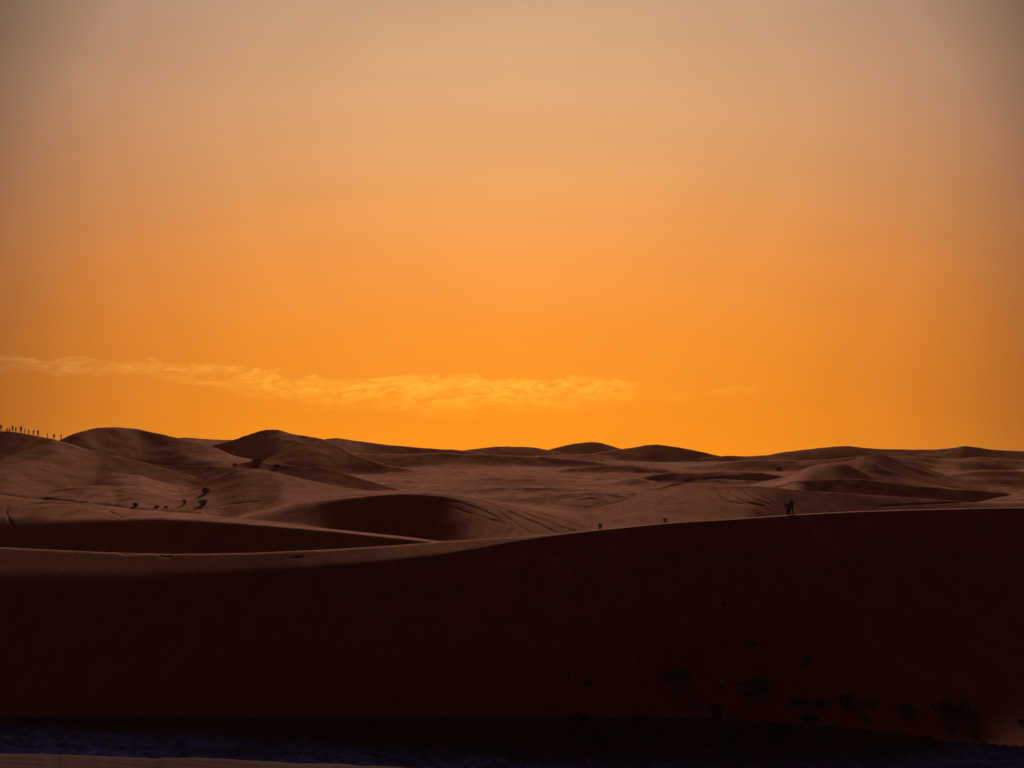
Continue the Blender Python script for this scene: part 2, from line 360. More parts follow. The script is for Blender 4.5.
# wheel ruts and footpaths: worn lines sunk into the sand, traced over the finished relief
PY2 = EYE - F * Z / D2
ruts = [([(0, 493.5), (15, 495.5), (30, 497.5), (60, 500), (100, 504), (130, 507.5), (160, 510.5), (200, 513)], 1.0, 1.0),
        ([(8, 506), (6, 512), (9, 520), (16, 530)], 1.0, .7), ([(20, 506), (50, 502.5), (80, 503.5), (105, 509), (122, 517)], .8, .8),
        ([(60, 517), (75, 511), (92, 508.5), (112, 510)], .8, .7), ([(0, 480), (10, 473), (20, 470)], 1.2, .6),
        ([(115, 491), (140, 495), (165, 499)], .7, .6), ([(200, 509), (230, 504), (260, 501)], .7, .5),
        ([(290, 505), (320, 499), (350, 496), (380, 494)], .7, .6), ([(420, 493), (450, 495), (480, 500), (500, 507), (515, 514), (540, 524), (556, 532)], 1.0, 1.0),
        ([(440, 499), (462, 503), (480, 509), (498, 517), (505, 526), (510, 533)], .9, .9), ([(455, 508), (475, 515), (497, 521), (510, 524), (513, 530), (507, 534)], .9, .8),
        ([(480, 499), (505, 505), (530, 515), (556, 525), (575, 531)], .8, .8), ([(500, 503), (530, 510), (560, 519), (585, 528)], .7, .6), ([(495, 507), (505, 516), (520, 526), (532, 533)], .9, .8),
        ([(585, 509), (600, 506), (612, 503), (622, 501), (634, 495)], 1.4, .9), ([(655, 507), (663, 502), (668, 498)], .9, .5),
        ([(718, 491), (720, 496), (728, 501), (745, 504)], .9, .9), ([(728, 490), (733, 496), (746, 502), (765, 506)], .8, .8), ([(741, 489), (748, 495), (758, 500.5), (771, 504.5)], .8, .8),
        ([(755, 489), (763, 497), (778, 505)], .7, .7), ([(710, 490), (735, 488), (760, 488)], .6, .5), ([(640, 502), (665, 505), (690, 503)], .7, .4),
        ([(795, 481), (810, 487), (830, 491)], .7, .5), ([(880, 506), (930, 503.5), (980, 501.5), (1024, 500)], .7, .8),
        ([(440, 560), (480, 553), (400, 563)], .6, .2), ([(595, 480), (620, 478), (640, 476)], .8, .4), ([(120, 553.5), (126, 554.2), (140, 554)], .6, .6),
        ([(160, 556), (172, 557)], .7, .6), ([(290, 558), (303, 557)], .7, .6), ([(20, 498), (27, 498)], 1.6, .8)]
TR = np.zeros_like(Z)
rowmask = np.where((dd > 112) & (dd < 520))[0]; r0, r1 = rowmask[0], rowmask[-1]
sx = PX2[r0:r1]; sy = PY2[r0:r1]; tr = TR[r0:r1]
wob = vnoise(X2[r0:r1] / 3.0, D2[r0:r1] / 4.0, 41)
for pts, w, s in ruts:
    best = np.full(sx.shape, 1e9)
    for (ax, ay), (bx, by) in zip(pts[:-1], pts[1:]):
        vx, vy = bx - ax, by - ay; L2 = vx * vx + vy * vy
        t = np.clip(((sx - ax) * vx + (sy - ay) * vy) / L2, 0, 1)
        best = np.minimum(best, np.hypot(sx - ax - t * vx, sy - ay - t * vy))
    tr = np.maximum(tr, s * np.exp(-(best / w) ** 2) * np.clip(0.78 + 0.5 * wob, 0.1, 1))
TR[r0:r1] = np.clip(tr, 0, 1)
Z = Z - TR * 0.18

def ground(x, y):
    """height of the finished sand at a world point"""
    c = np.interp(512 + F * x / y, px, np.arange(NX)); r = np.interp(y, dd, np.arange(ND))
    i = min(int(r), ND - 2); j = min(int(c), NX - 2); a = r - i; b = c - j
    return float((Z[i, j] * (1 - b) + Z[i, j + 1] * b) * (1 - a) + (Z[i + 1, j] * (1 - b) + Z[i + 1, j + 1] * b) * a)

def spot(pxx, pyy, dmin=60, dmax=1300):
    """first point of the sand seen at this place of the picture"""
    j = int(np.argmin(np.abs(px - pxx)))
    rows = np.where((dd > dmin) & (dd < dmax))[0]
    py = EYE - F * Z[rows, j] / dd[rows]
    hit = np.where(py <= pyy)[0]
    i = hit[0] if len(hit) else int(np.argmin(py))
    d = dd[rows[i]]
    if i > 0 and len(hit):
        t = (py[i - 1] - pyy) / max(py[i - 1] - py[i], 1e-6); d = dd[rows[i - 1]] + t * (dd[rows[i]] - dd[rows[i - 1]])
    x = (pxx - 512) / F * d
    return Vector((x, d, ground(x, d)))

# vertex normals over the whole sheet, so that neighbouring dunes meet without a seam
V = np.stack([X2, D2, Z], -1)
du = np.gradient(V, axis=1); dv = np.gradient(V, axis=0)
N = np.cross(du, dv); N /= np.linalg.norm(N, axis=-1, keepdims=True)
N[N[..., 2] < 0] *= -1
# clean the owner map: small scraps go to the open floor
fid = ID[:-1, :-1]
def build_sheet(name, gi, mat):
    rr, cc = np.where(fid == gi)
    if len(rr) == 0: return None
    a = rr * NX + cc
    quads = np.stack([a, a + 1, a + NX + 1, a + NX], -1)
    uniq, inv = np.unique(quads.ravel(), return_inverse=True)
    me = bpy.data.meshes.new(name)
    me.vertices.add(len(uniq)); me.vertices.foreach_set('co', V.reshape(-1, 3)[uniq].astype(np.float32).ravel())
    nf = len(quads)
    me.loops.add(nf * 4); me.loops.foreach_set('vertex_index', inv.astype(np.int32).ravel())
    me.polygons.add(nf); me.polygons.foreach_set('loop_start', np.arange(0, nf * 4, 4, dtype=np.int32))
    me.polygons.foreach_set('use_smooth', np.ones(nf, bool))
    me.update(calc_edges=True)
    at = me.attributes.new('track', 'FLOAT', 'POINT'); at.data.foreach_set('value', TR.ravel()[uniq].astype(np.float32))
    me.normals_split_custom_set_from_vertices(N.reshape(-1, 3)[uniq].tolist())
    me.materials.append(mat)
    o = bpy.data.objects.new(name, me); COL.objects.link(o)
    return o

SHEETS = {
 'sand_flat': ('sand_flat', 'pale open sand floor crossed by wheel tracks between the dunes', 'sand'),
 'gravel_flat': ('gravel_flat', 'gravel floor of the hollow below the big front dune, coloured dark and blue for shade and dusk sky', 'gravel'),
 'near_dune': ('sand_dune', 'pale rippled sand brow nearest the camera, below the dark gravel', 'dune'),
 'front_dune': ('sand_dune', 'big dark front dune in shadow with two people on its crest', 'dune'),
 'left_dune': ('sand_dune', 'long dark dune just behind the front dune, tapering from left to centre', 'dune'),
 'hollow_dune': ('sand_dune', 'rounded dune with a hollow dark face and curving wheel tracks', 'dune'),
 'ridge_dune': ('sand_dune', 'skyline dune at the far left carrying the row of small people', 'dune'),
 'round_dune': ('sand_dune', 'broad round-topped skyline dune right of the row of people', 'dune'),
 'bench_dune': ('sand_dune', 'low flat-topped dark dune below the broad round-topped one', 'dune'),
 'mound_dune': ('sand_dune', 'pale mound with a pointed top in front of the peaked skyline dune', 'dune'),
 'far_dune': ('sand_dune', 'most distant low dunes along the middle of the skyline', 'dune'),
 'peak_dune': ('sand_dune', 'peaked dark skyline dune with a spur, left of centre', 'dune'),
 'long_dune': ('sand_dune', 'long dark dune sloping down to the lowest dip of the skyline', 'dune'),
 'middle_dune': ('sand_dune', 'low rolling sand swells with churned tracks left of the two people', 'dune'),
 'skyline_dune': ('sand_dune', 'long dark skyline dune across the right of the picture', 'dune'),
 'right_dune': ('sand_dune', 'smooth low dune at the right edge below the skyline', 'dune'),
 'star_dune': ('sand_dune', 'pale star-shaped dune with several sharp ridges, right of the two people', 'dune'),
 'band_dune': ('sand_dune', 'low dune with a dark band of shade below the pale star-shaped dune', 'dune'),
 'red_dune': ('sand_dune', 'reddish dark slope directly behind the two people', 'dune'),
}
for gi, g in enumerate(names):
    nm, lab, cat = SHEETS[g]
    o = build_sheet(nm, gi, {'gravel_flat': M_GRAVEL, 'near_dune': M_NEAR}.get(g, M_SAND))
    if o: tag(o, lab, cat, kind='structure')

# the desert floor under and far beyond the dunes
me = bpy.data.meshes.new('desert_floor')
bm = bmesh.new()
R_ = 14000
vs = [bm.verts.new((x, y, -26)) for x, y in ((-R_, -R_), (R_, -R_), (R_, R_), (-R_, R_))]
bm.faces.new(vs); bm.to_mesh(me); bm.free()
me.materials.append(M_SAND)
o = bpy.data.objects.new('desert_floor', me); COL.objects.link(o)
tag(o, 'flat desert sand reaching to the horizon behind the dunes', 'desert', kind='structure')

# --------------------------------------------------------------- shrubs
def tube(bm, pts, r0, r1, sides=4):
    prev = None
    n = len(pts)
    for i, p in enumerate(pts):
        p = Vector(p)
        d = (Vector(pts[min(i + 1, n - 1)]) - Vector(pts[max(i - 1, 0)])).normalized()
        a = d.orthogonal().normalized(); b = d.cross(a)
        r = r0 + (r1 - r0) * i / (n - 1)
        ring = [bm.verts.new(p + (a * math.cos(2 * math.pi * q / sides) + b * math.sin(2 * math.pi * q / sides)) * r) for q in range(sides)]
        if prev:
            for q in range(sides):
                bm.faces.new((prev[q], prev[(q + 1) % sides], ring[(q + 1) % sides], ring[q]))
        prev = ring
def leaf(bm, p, d, up, L, W):
    d = d.normalized(); s = d.cross(up)
    if s.length < 1e-4: s = d.orthogonal()
    s = s.normalized() * W
    m_ = p + d * L * 0.5
    vs = [bm.verts.new(q) for q in (p, m_ + s, p + d * L, m_ - s)]
    bm.faces.new(vs)
def mesh_of(name, bm, mat):
    me = bpy.data.meshes.new(name); bm.to_mesh(me); bm.free(); me.materials.append(mat)
    return me

def scrub_meshes(rnd, height, leaves, spread=1.0, upright=0.0, twigs=26):
    """unit-wide dry desert shrub: woody twigs fanning from the root, small leaves along them"""
    st = bmesh.new(); fo = bmesh.new(); tips = []
    for i in range(twigs):
        a = rnd.uniform(0, 2 * math.pi); lean = rnd.uniform(0.05, 1.42 - upright) ** 0.8
        L = rnd.uniform(0.6, 1.0)
        hx = math.sin(lean) * 0.5 * L * spread; hz = (0.35 + 0.65 * math.cos(lean)) * height * L
        tip = Vector((math.cos(a) * hx, math.sin(a) * hx, hz)); root = Vector((math.cos(a) * 0.5 * hx, math.sin(a) * 0.5 * hx, -0.06))
        mid = root.lerp(tip, 0.5) + Vector((rnd.uniform(-.04, .04), rnd.uniform(-.04, .04), rnd.uniform(0, .07)))
        tube(st, [root, mid, tip], 0.012, 0.004)
        segs = [(root, mid), (mid, tip)]
        for b in range(3):
            s = mid.lerp(tip, rnd.uniform(0, .8)); e = s + Vector((rnd.uniform(-.16, .16), rnd.uniform(-.16, .16), rnd.uniform(.0, .16)))
            tube(st, [s, s.lerp(e, .5) + Vector((0, 0, .012)), e], 0.005, 0.002, 3); segs.append((s, e))
        tips.append(segs)
    for i in range(leaves):
        s, e = rnd.choice(rnd.choice(tips))
        p = s.lerp(e, rnd.uniform(0.08, 1.0)) + Vector((rnd.gauss(0, .02), rnd.gauss(0, .02), rnd.gauss(0, .015)))
        if p.z < 0.02: p.z = 0.02
        d = (e - s) + Vector((rnd.gauss(0, .12), rnd.gauss(0, .12), rnd.gauss(.03, .1)))
        leaf(fo, p, d, Vector((rnd.gauss(0, 1), rnd.gauss(0, 1), 1)), rnd.uniform(.04, .09), rnd.uniform(.01, .022))
    return mesh_of('stem', st, M_TWIG), mesh_of('foliage', fo, M_LEAF)
def tuft_meshes(rnd, height, blades):
    """grass tussock: arching blades plus a few tall seed stalks"""
    bl = bmesh.new(); sk = bmesh.new()
    for i in range(blades):
        a = rnd.uniform(0, 6.283); r = rnd.uniform(0, .16); lean = abs(rnd.gauss(0, .33)); L = height * rnd.uniform(.45, 1.0)
        p0 = Vector((math.cos(a) * r, math.sin(a) * r, -0.05)); dr = Vector((math.cos(a), math.sin(a), 0))
        prev = None; w = rnd.uniform(.006, .012); sd = Vector((-dr.y, dr.x, 0)) * w
        for k in range(5):
            t = k / 4; p = p0 + dr * (L * math.sin(lean) * t + .22 * L * lean * t * t) + Vector((0, 0, L * math.cos(lean) * t - .25 * L * lean * t * t))
            q = [bl.verts.new(p - sd * (1 - t * .9)), bl.verts.new(p + sd * (1 - t * .9))]
            if prev: bl.faces.new((prev[0], prev[1], q[1], q[0]))
            prev = q
    for i in range(12):
        a = rnd.uniform(0, 6.283); L = height * rnd.uniform(1.0, 1.5); lean = rnd.uniform(.05, .55)
        p0 = Vector((math.cos(a) * .05, math.sin(a) * .05, 0)); dr = Vector((math.cos(a) * math.sin(lean), math.sin(a) * math.sin(lean), math.cos(lean)))
        tube(sk, [p0, p0 + dr * L * .5, p0 + dr * L + Vector((0, 0, -.06 * L))], .006, .003, 3)
        tube(sk, [p0 + dr * L * .9, p0 + dr * L * .97], .012, .008, 4)
    return mesh_of('stalk', sk, M_GRASS), mesh_of('blades', bl, M_GRASS)

R1 = random.Random(3)
KIT = {
  'dense': [scrub_meshes(R1, 0.62, 2600) for _ in range(3)],
  'low': [scrub_meshes(R1, 0.30, 1900, 1.1) for _ in range(2)],
  'tall': [scrub_meshes(R1, 1.15, 1500, 0.8, 0.45, 20) for _ in range(2)],
  'tuft': [tuft_meshes(R1, 0.8, 170) for _ in range(2)],
}
def plant(kind, pxx, pyy, wpx, label, group, dmin=60, lean=0.0, var=0):
    p = spot(pxx, pyy, dmin)
    w = wpx / F * p.y
    o = bpy.data.objects.new({'tuft': 'grass_tussock'}.get(kind, 'desert_shrub'), None); COL.objects.link(o)
    o.location = p - Vector((0, 0, 0.02 * w)); o.scale = (w, w, w)
    o.rotation_euler = (0, lean, random.uniform(0, 6.28) if lean == 0 else random.uniform(-.3, .3))
    o.empty_display_size = 0.2
    for nm, me in zip(('stalk', 'blades') if kind == 'tuft' else ('stem', 'foliage'), KIT[kind][var % len(KIT[kind])]):
        c = bpy.data.objects.new(nm, me); COL.objects.link(c); c.parent = o
    tag(o, label, 'grass' if kind == 'tuft' else 'shrub', group)
    return o
GF = 'dark shrubs on the face of the front dune'
for i, (kind, x, y, w, lean, lab) in enumerate([
    ('tall', 569.5, 679, 8, 0, 'slim upright dark shrub on the front dune, leftmost of the high ones'),
    ('dense', 588, 686, 12, 0, 'small round dark shrub just right of the slim upright one on the dune face'),
    ('dense', 672, 683, 19, 0, 'dark shrub with a second one touching its right side, middle of the dune face'),
    ('dense', 685, 680, 18, 0, 'right half of the touching pair of dark shrubs on the dune face'),
    ('dense', 755, 696, 33, 0, 'widest dark shrub standing alone above the foot of the front dune'),
    ('dense', 717, 716, 22, 0, 'dark shrub close to the gravel, below and left of the widest shrub'),
    ('low', 721, 688, 8, 0, 'tiny faint shrub between the touching pair and the widest shrub'),
    ('low', 725, 605, 7, 0, 'topmost tiny dark shrub, high on the shaded dune face'),
    ('low', 754, 645, 12, 0, 'small flat shrub high on the dune face above the widest shrub'),
    ('tall', 803, 667, 17, 0.5, 'leaning dark shrub high on the right part of the dune face'),
    ('low', 797, 706, 28, 0, 'long flat mat-like shrub left of two bushy ones near the foot of the dune'),
    ('dense', 820, 709, 18, 0, 'bushy dark shrub between the flat mat-like one and a taller bush'),
    ('dense', 847, 709, 27, 0, 'taller bushy dark shrub with ragged top, right end of the row of three'),
    ('low', 809, 722, 22, 0, 'flat dark shrub at the edge of the gravel below the row of three'),
    ('dense', 866, 722, 11, 0, 'small round shrub alone on pale sand near the gravel edge'),
    ('dense', 907, 719, 27, 0, 'large dome-shaped shrub with spiky top on the right foot of the dune'),
    ('low', 955, 718, 46, 0, 'very wide low dark shape standing in for the shadowed mound under the tall grass at the right'),  # dark scrub mesh put in for a shadowed mound, no shrub here
    ('dense', 952, 732, 11, 0, 'small round shrub below the very wide low shadowed mound at the right'),
    ('low', 925, 741, 20, 0, 'flat shrub lowest on the sand at the gravel edge, right'),
    ('dense', 1021, 724, 9, 0, 'small dark shrub cut by the right edge of the picture'),
    ('low', 577, 720, 22, 0, 'flat shrub at the gravel edge below the slim upright shrub'),
    ('low', 640, 720, 19, 0, 'flat shrub on the gravel edge right of the other flat one in the middle'),
    ('dense', 742, 688, 6, 0, 'tiny round shrub just up-left of the widest shrub'),
    ('low', 872, 706, 14, 0, 'thin flat shrub right of the row of three, on the dune face'),
    ]):
    plant(kind, x, y, w, lab, GF, lean=lean, var=i)
GT = 'tall grass tussocks at the foot of the front dune'
plant('tuft', 945, 716, 32, 'tall grass tussock with fanning blades rising from the very wide low shadowed mound', GT)
plant('tuft', 975, 736, 26, 'grass tussock with thin upright stalks right of the small round shrub', GT, var=1)
plant('tuft', 968, 714, 22, 'sparse grass tussock behind, right of the tallest tussock', GT, var=1)
GM = 'small shrubs on the far sand'
for i, (kind, x, y, w, dm, lab) in enumerate([
    ('tall', 184, 505, 6.5, 245, 'narrow upright shrub on the pale sand at left, left of a bushy one'),
    ('dense', 203, 505, 10, 245, 'bushy dark shrub on the pale sand at left, right of a narrow one'),
    ('dense', 205.5, 493, 9, 245, 'small round shrub above the bushy one on the pale sand at left'),
    ('dense', 135, 506.5, 7, 245, 'leftmost small shrub on the pale sand near the wheel track'),
    ('low', 157, 507.5, 6, 245, 'low shrub between two others beside the wheel track at left'),
    ('low', 166, 507.5, 5, 245, 'tiny low shrub, third of those beside the wheel track at left'),
    ('dense', 235, 466.5, 6, 300, 'tiny dark shrub at the end of the low flat-topped dune'),
    ('low', 258, 463, 13, 300, 'low dark scrub patch on the right foot of the round-topped dune'),
    ('low', 277, 466.5, 8, 300, 'faint scrub at the foot of the peaked dune'),
    ('tall', 600, 529.5, 7, 190, 'upright dark shrub just behind the crest of the front dune'),
    ('dense', 665, 521, 5, 190, 'small round shrub behind the crest of the front dune, right of the upright one'),
    ('low', 643, 496, 8, 300, 'low shrub on the churned sand in the middle distance'),
    ('low', 779, 469.5, 8, 300, 'tiny distant shrub left of the pale star-shaped dune'),
    ]):
    plant(kind, x, y, w, lab, GM, dmin=dm, var=i)

# bleached straw standing on the near sand
st = bmesh.new()
y0 = 8.4; x0 = (595 - 512) / F * y0; z0 = ground(x0, y0)
tipz = -(761.5 - EYE) / F * y0; tipx = (588 - 512) / F * y0
me_s = None
tube(st, [(x0 + .02, y0, z0 - .03), (x0 + 0.004, y0, z0 + (tipz - z0) * .5), (tipx, y0 + .01, tipz)], .0042, .0025, 6)
so = bpy.data.objects.new('grass_stalk', mesh_of('grass_stalk', st, M_STRAW)); COL.objects.link(so)
tag(so, 'single bleached dry stalk poking up in front of the dark gravel', 'stalk')
for dx, L in ((0.03, .6), (-.03, .45)):
    b2 = bmesh.new()
    a_ = Vector((x0 + .012, y0, z0 + .01)); e_ = a_ + Vector((dx, .01, (tipz - z0) * L * .6))
    tube(b2, [a_, a_.lerp(e_, .5) + Vector((dx * .1, 0, .004)), e_], .002, .0006, 4)
    bo = bpy.data.objects.new('blade', mesh_of('blade', b2, M_STRAW)); COL.objects.link(bo); bo.parent = so

# --------------------------------------------------------------- people
BULK = 1.4
def person_mesh(pose, top, bottom):
    """one continuous figure about 1.72 m tall: skeleton -> skin -> smooth mesh. Faces -Y when unturned."""
    g = pose.get
    lean = g('lean', 0.0); crouch = g('crouch', 0.0); stance = g('stance', .13); step = g('step', 0.0)
    hipz = .93 - crouch
    hip = Vector((0, g('back', 0.0), hipz))
    def tor(h, fwd=0.0): return hip + Vector((g('side', 0) * h, -math.sin(lean) * h - math.cos(lean) * fwd, math.cos(lean) * h - math.sin(lean) * fwd))
    P = {}
    P['pelvis'] = (hip, .125, .095); P['waist'] = (tor(.20), .115, .085); P['chest'] = (tor(.40), .145, .10)
    P['neck0'] = (tor(.53), .075, .065); P['neck'] = (tor(.585, .01), .052, .052)
    hl = lean * g('headfollow', .6)
    nk = tor(.585, .01)
    P['jaw'] = (nk + Vector((0, -math.sin(hl) * .075 - .025, math.cos(hl) * .075)), .066, .074)
    P['head'] = (nk + Vector((0, -math.sin(hl) * .16 - .01, math.cos(hl) * .16)), .076, .093)
    P['crown'] = (nk + Vector((0, -math.sin(hl) * .235, math.cos(hl) * .235)), .055, .064)
    P['nose'] = (nk + Vector((0, -math.sin(hl) * .11 - .115, math.cos(hl) * .11)), .013, .013)
    E = [('pelvis', 'waist'), ('waist', 'chest'), ('chest', 'neck0'), ('neck0', 'neck'), ('neck', 'jaw'), ('jaw', 'head'), ('head', 'crown'), ('jaw', 'nose')]
    for s, n in ((1, 'l'), (-1, 'r')):
        st_ = step * s
        ank = Vector((s * stance, st_, .075)); hp = hip + Vector((s * .095, 0, -.05))
        kn = hp.lerp(ank, .5) + Vector((s * .02, -.03 - crouch * .9, .0))
        P['hip' + n] = (hp, .092, .092); P['thigh' + n] = (hp.lerp(kn, .5), .078, .08); P['knee' + n] = (kn, .056, .058)
        P['calf' + n] = (kn.lerp(ank, .4) + Vector((0, .012, 0)), .054, .056); P['ankle' + n] = (ank, .036, .04)
        P['ball' + n] = (ank + Vector((s * .02, -.12, -.038)), .042, .032); P['toe' + n] = (ank + Vector((s * .03, -.2, -.045)), .034, .024)
        P['heel' + n] = (ank + Vector((0, .05, -.04)), .034, .03)
        E += [('pelvis', 'hip' + n), ('hip' + n, 'thigh' + n), ('thigh' + n, 'knee' + n), ('knee' + n, 'calf' + n), ('calf' + n, 'ankle' + n), ('ankle' + n, 'ball' + n), ('ball' + n, 'toe' + n), ('ankle' + n, 'heel' + n)]
        sh = tor(.49) + Vector((s * .175, 0, 0)); P['sho' + n] = (sh, .062, .062); E.append(('chest', 'sho' + n))
        el = sh + Vector(g('elbow' + n, (s * .06, .03, -.29))); wr = sh + Vector(g('wrist' + n, (s * .07, -.06, -.54)))
        P['arm' + n] = (sh.lerp(el, .5), .05, .05); P['elb' + n] = (el, .04, .04); P['fore' + n] = (el.lerp(wr, .4), .038, .04); P['wri' + n] = (wr, .025, .028)
        d = (wr - el).normalized(); palm = wr + d * .07; P['palm' + n] = (palm, .018, .04)
        E += [('sho' + n, 'arm' + n), ('arm' + n, 'elb' + n), ('elb' + n, 'fore' + n), ('fore' + n, 'wri' + n), ('wri' + n, 'palm' + n)]
        for f in range(4):
            off = Vector((0, (f - 1.5) * .022, 0)); L = (.07, .085, .09, .075)[f]
            a = 'f%d%s' % (f, n); b = 'g%d%s' % (f, n)
            P[a] = (palm + d * .05 + off, .0095, .0095); P[b] = (palm + d * (.05 + L * .9) + off - Vector((s * .02, 0, 0)), .008, .008)
            E += [('palm' + n, a), (a, b)]
        P['thumb' + n] = (palm + d * .02 + Vector((-s * .015, -.055, 0)), .0105, .0105); E.append(('wri' + n, 'thumb' + n))
    for k_ in P:                                # loose robes and jackets
        f_ = 1.0 if (k_ in ('head', 'crown', 'nose', 'jaw') or k_[0] in 'fgp' and k_ != 'pelvis' or k_[:5] == 'thumb') and k_[:4] != 'fore' else BULK
        P[k_] = (P[k_][0], P[k_][1] * f_, P[k_][2] * f_)
    ks = list(P); me = bpy.data.meshes.new('person')
    me.from_pydata([P[k][0] for k in ks], [(ks.index(a), ks.index(b)) for a, b in E], [])
    o = bpy.data.objects.new('person_skeleton', me); COL.objects.link(o)
    sk = o.modifiers.new('skin', 'SKIN'); sk.use_smooth_shade = True; sk.branch_smoothing = 0.4
    for i, k in enumerate(ks):
        sv = me.skin_vertices[0].data[i]; sv.radius = P[k][1:]; sv.use_root = (k == 'pelvis')
    ss = o.modifiers.new('sub', 'SUBSURF'); ss.levels = 1; ss.render_levels = 1
    bpy.context.view_layer.update()
    out = bpy.data.meshes.new_from_object(o.evaluated_get(bpy.context.evaluated_depsgraph_get()))
    bpy.data.objects.remove(o); bpy.data.meshes.remove(me)
    out.materials.clear()
    for m_ in (top, bottom, M_SKIN, M_HAIR): out.materials.append(m_)
    pts = np.array([P[k][0] for k in ks])
    def kind(k, c):
        if k in ('head', 'crown', 'jaw', 'nose', 'neck'):
            hd = P['head'][0]
            return 3 if (k == 'crown' or (k in ('head', 'jaw') and c.y > hd.y + .025)) else 2
        if k[:-1] in ('palm', 'thumb', 'wri') or k[0] in 'fg' and k[1:2].isdigit(): return 2
        if k[:-1] in ('hip', 'thigh', 'knee', 'calf', 'ankle') or k == 'pelvis': return 1
        if k[:-1] in ('ball', 'toe', 'heel'): return 3
        return 0
    for p in out.polygons:
        c = p.center; i = int(np.argmin(((pts - np.array(c)) ** 2).sum(1))); p.material_index = kind(ks[i], c); p.use_smooth = True
    return out

def add_person(mesh, loc, turn, label, group, scale=1.0):
    o = bpy.data.objects.new('person', mesh); COL.objects.link(o)
    low = min(v.co.z for v in mesh.vertices)
    o.location = loc - Vector((0, 0, (low + 0.01) * scale)); o.rotation_euler = (0, 0, turn); o.scale = (scale,) * 3
    return tag(o, label, 'person', group)

stand = dict()
walk = dict(step=.22, stance=.10, lean=.08, elbowl=(.07, .12, -.27), wristl=(.05, .16, -.52), elbowr=(-.07, -.05, -.28), wristr=(-.05, -.24, -.46))
phone = dict(elbowl=(.10, -.16, -.22), wristl=(.0, -.36, -.04), elbowr=(-.10, -.16, -.22), wristr=(-.02, -.36, -.04), stance=.15)
akimbo = dict(stance=.2, elbowl=(.24, .06, -.22), wristl=(.06, -.03, -.40), elbowr=(-.24, .06, -.22), wristr=(-.06, -.03, -.40))
wave = dict(elbowl=(.20, .0, .16), wristl=(.16, -.04, .42), stance=.16)
crouch = dict(crouch=.48, lean=.5, back=.12, stance=.16, elbowl=(.05, -.2, -.18), wristl=(-.02, -.36, -.30), elbowr=(-.05, -.2, -.18), wristr=(.02, -.36, -.30))
meshes = {'stand': person_mesh(stand, M_MID, M_TROUSER), 'walk': person_mesh(walk, M_DARK, M_TROUSER), 'phone': person_mesh(phone, M_MID, M_DARK),
          'akimbo': person_mesh(akimbo, M_DARK, M_TROUSER), 'wave': person_mesh(wave, M_MID, M_TROUSER), 'crouch': person_mesh(crouch, M_DARK, M_TROUSER)}
ROW = 'row of small figures on the left skyline ridge'
def crest_spot(pxx, dcrest, off=1.0):
    x = (pxx - 512) / F * (dcrest + off)
    # stand on the highest line of the ridge near that depth
    best = max(((ground((pxx - 512) / F * d, d) / d, d) for d in np.arange(dcrest - 14, dcrest + 12, .5)))
    d = best[1] + off * 0.4
    x = (pxx - 512) / F * d
    return Vector((x, d, ground(x, d)))
for (x, hp, kind, turn, lab) in [
    (0.9, 7.0, 'akimbo', .3, 'person with elbows out at the left edge of the picture, first of the ridge row'),
    (6.8, 3.6, 'crouch', 1.2, 'crouching person right beside the one at the picture edge'),
    (10.0, 3.8, 'crouch', -1.0, 'second crouching person, just left of a tall standing one'),
    (12.6, 6.8, 'phone', .2, 'standing person holding hands up to the face, beside the crouching pair'),
    (15.8, 5.6, 'stand', .9, 'shorter standing person between two taller ones near the left end'),
    (21.0, 7.6, 'stand', -.2, 'tallest standing person of the ridge row, arms at the sides'),
    (24.8, 5.6, 'walk', 1.3, 'person walking just right of the tallest one on the ridge'),
    (28.6, 5.6, 'stand', 2.4, 'standing person with arms down, in the middle of the ridge row'),
    (33.4, 5.6, 'akimbo', .0, 'person with hands on hips in the middle of the ridge row'),
    (38.0, 6.8, 'stand', .5, 'tall standing person at the right end of the close group'),
    (47.4, 5.2, 'walk', -1.4, 'walking person alone right of the close group on the ridge'),
    (54.0, 6.0, 'stand', .1, 'standing person second from the right end of the ridge row'),
    (61.2, 5.6, 'phone', -.6, 'last person of the ridge row, by the dip before the round-topped dune')]:
    p = crest_spot(x, 374 if x < 58 else 402)
    full = {'crouch': 1.15}.get(kind, 1.74)
    add_person(meshes[kind], p, turn, lab, ROW, hp / F * p.y / full)
BULK = 1.65
PAIR = 'two people on the crest of the front dune'
bend = dict(lean=.75, crouch=.10, back=.12, stance=.24, headfollow=.9, elbowl=(.10, -.10, -.25), wristl=(.06, -.14, -.50), elbowr=(-.08, -.08, -.26), wristr=(-.05, -.16, -.50))
upright = dict(lean=.18, stance=.20, side=-.12, elbowl=(.12, .05, -.27), wristl=(.10, -.10, -.48), elbowr=(-.16, -.05, -.24), wristr=(-.26, -.16, -.42))
for x, pose, turn, sc, lab in ((788.0, bend, -2.1, 1.05, 'person bending forward with legs apart, left of the two on the dune crest'),
                               (791.2, upright, 3.4, 1.03, 'person standing upright in dark clothes, right of the two on the dune crest')):
    y = 167.0 + (0.25 if x < 790 else 0); xx = (x - 512) / F * y
    add_person(person_mesh(pose, M_DARK, M_TROUSER), Vector((xx, y, ground(xx, y))), turn, lab, PAIR, sc)

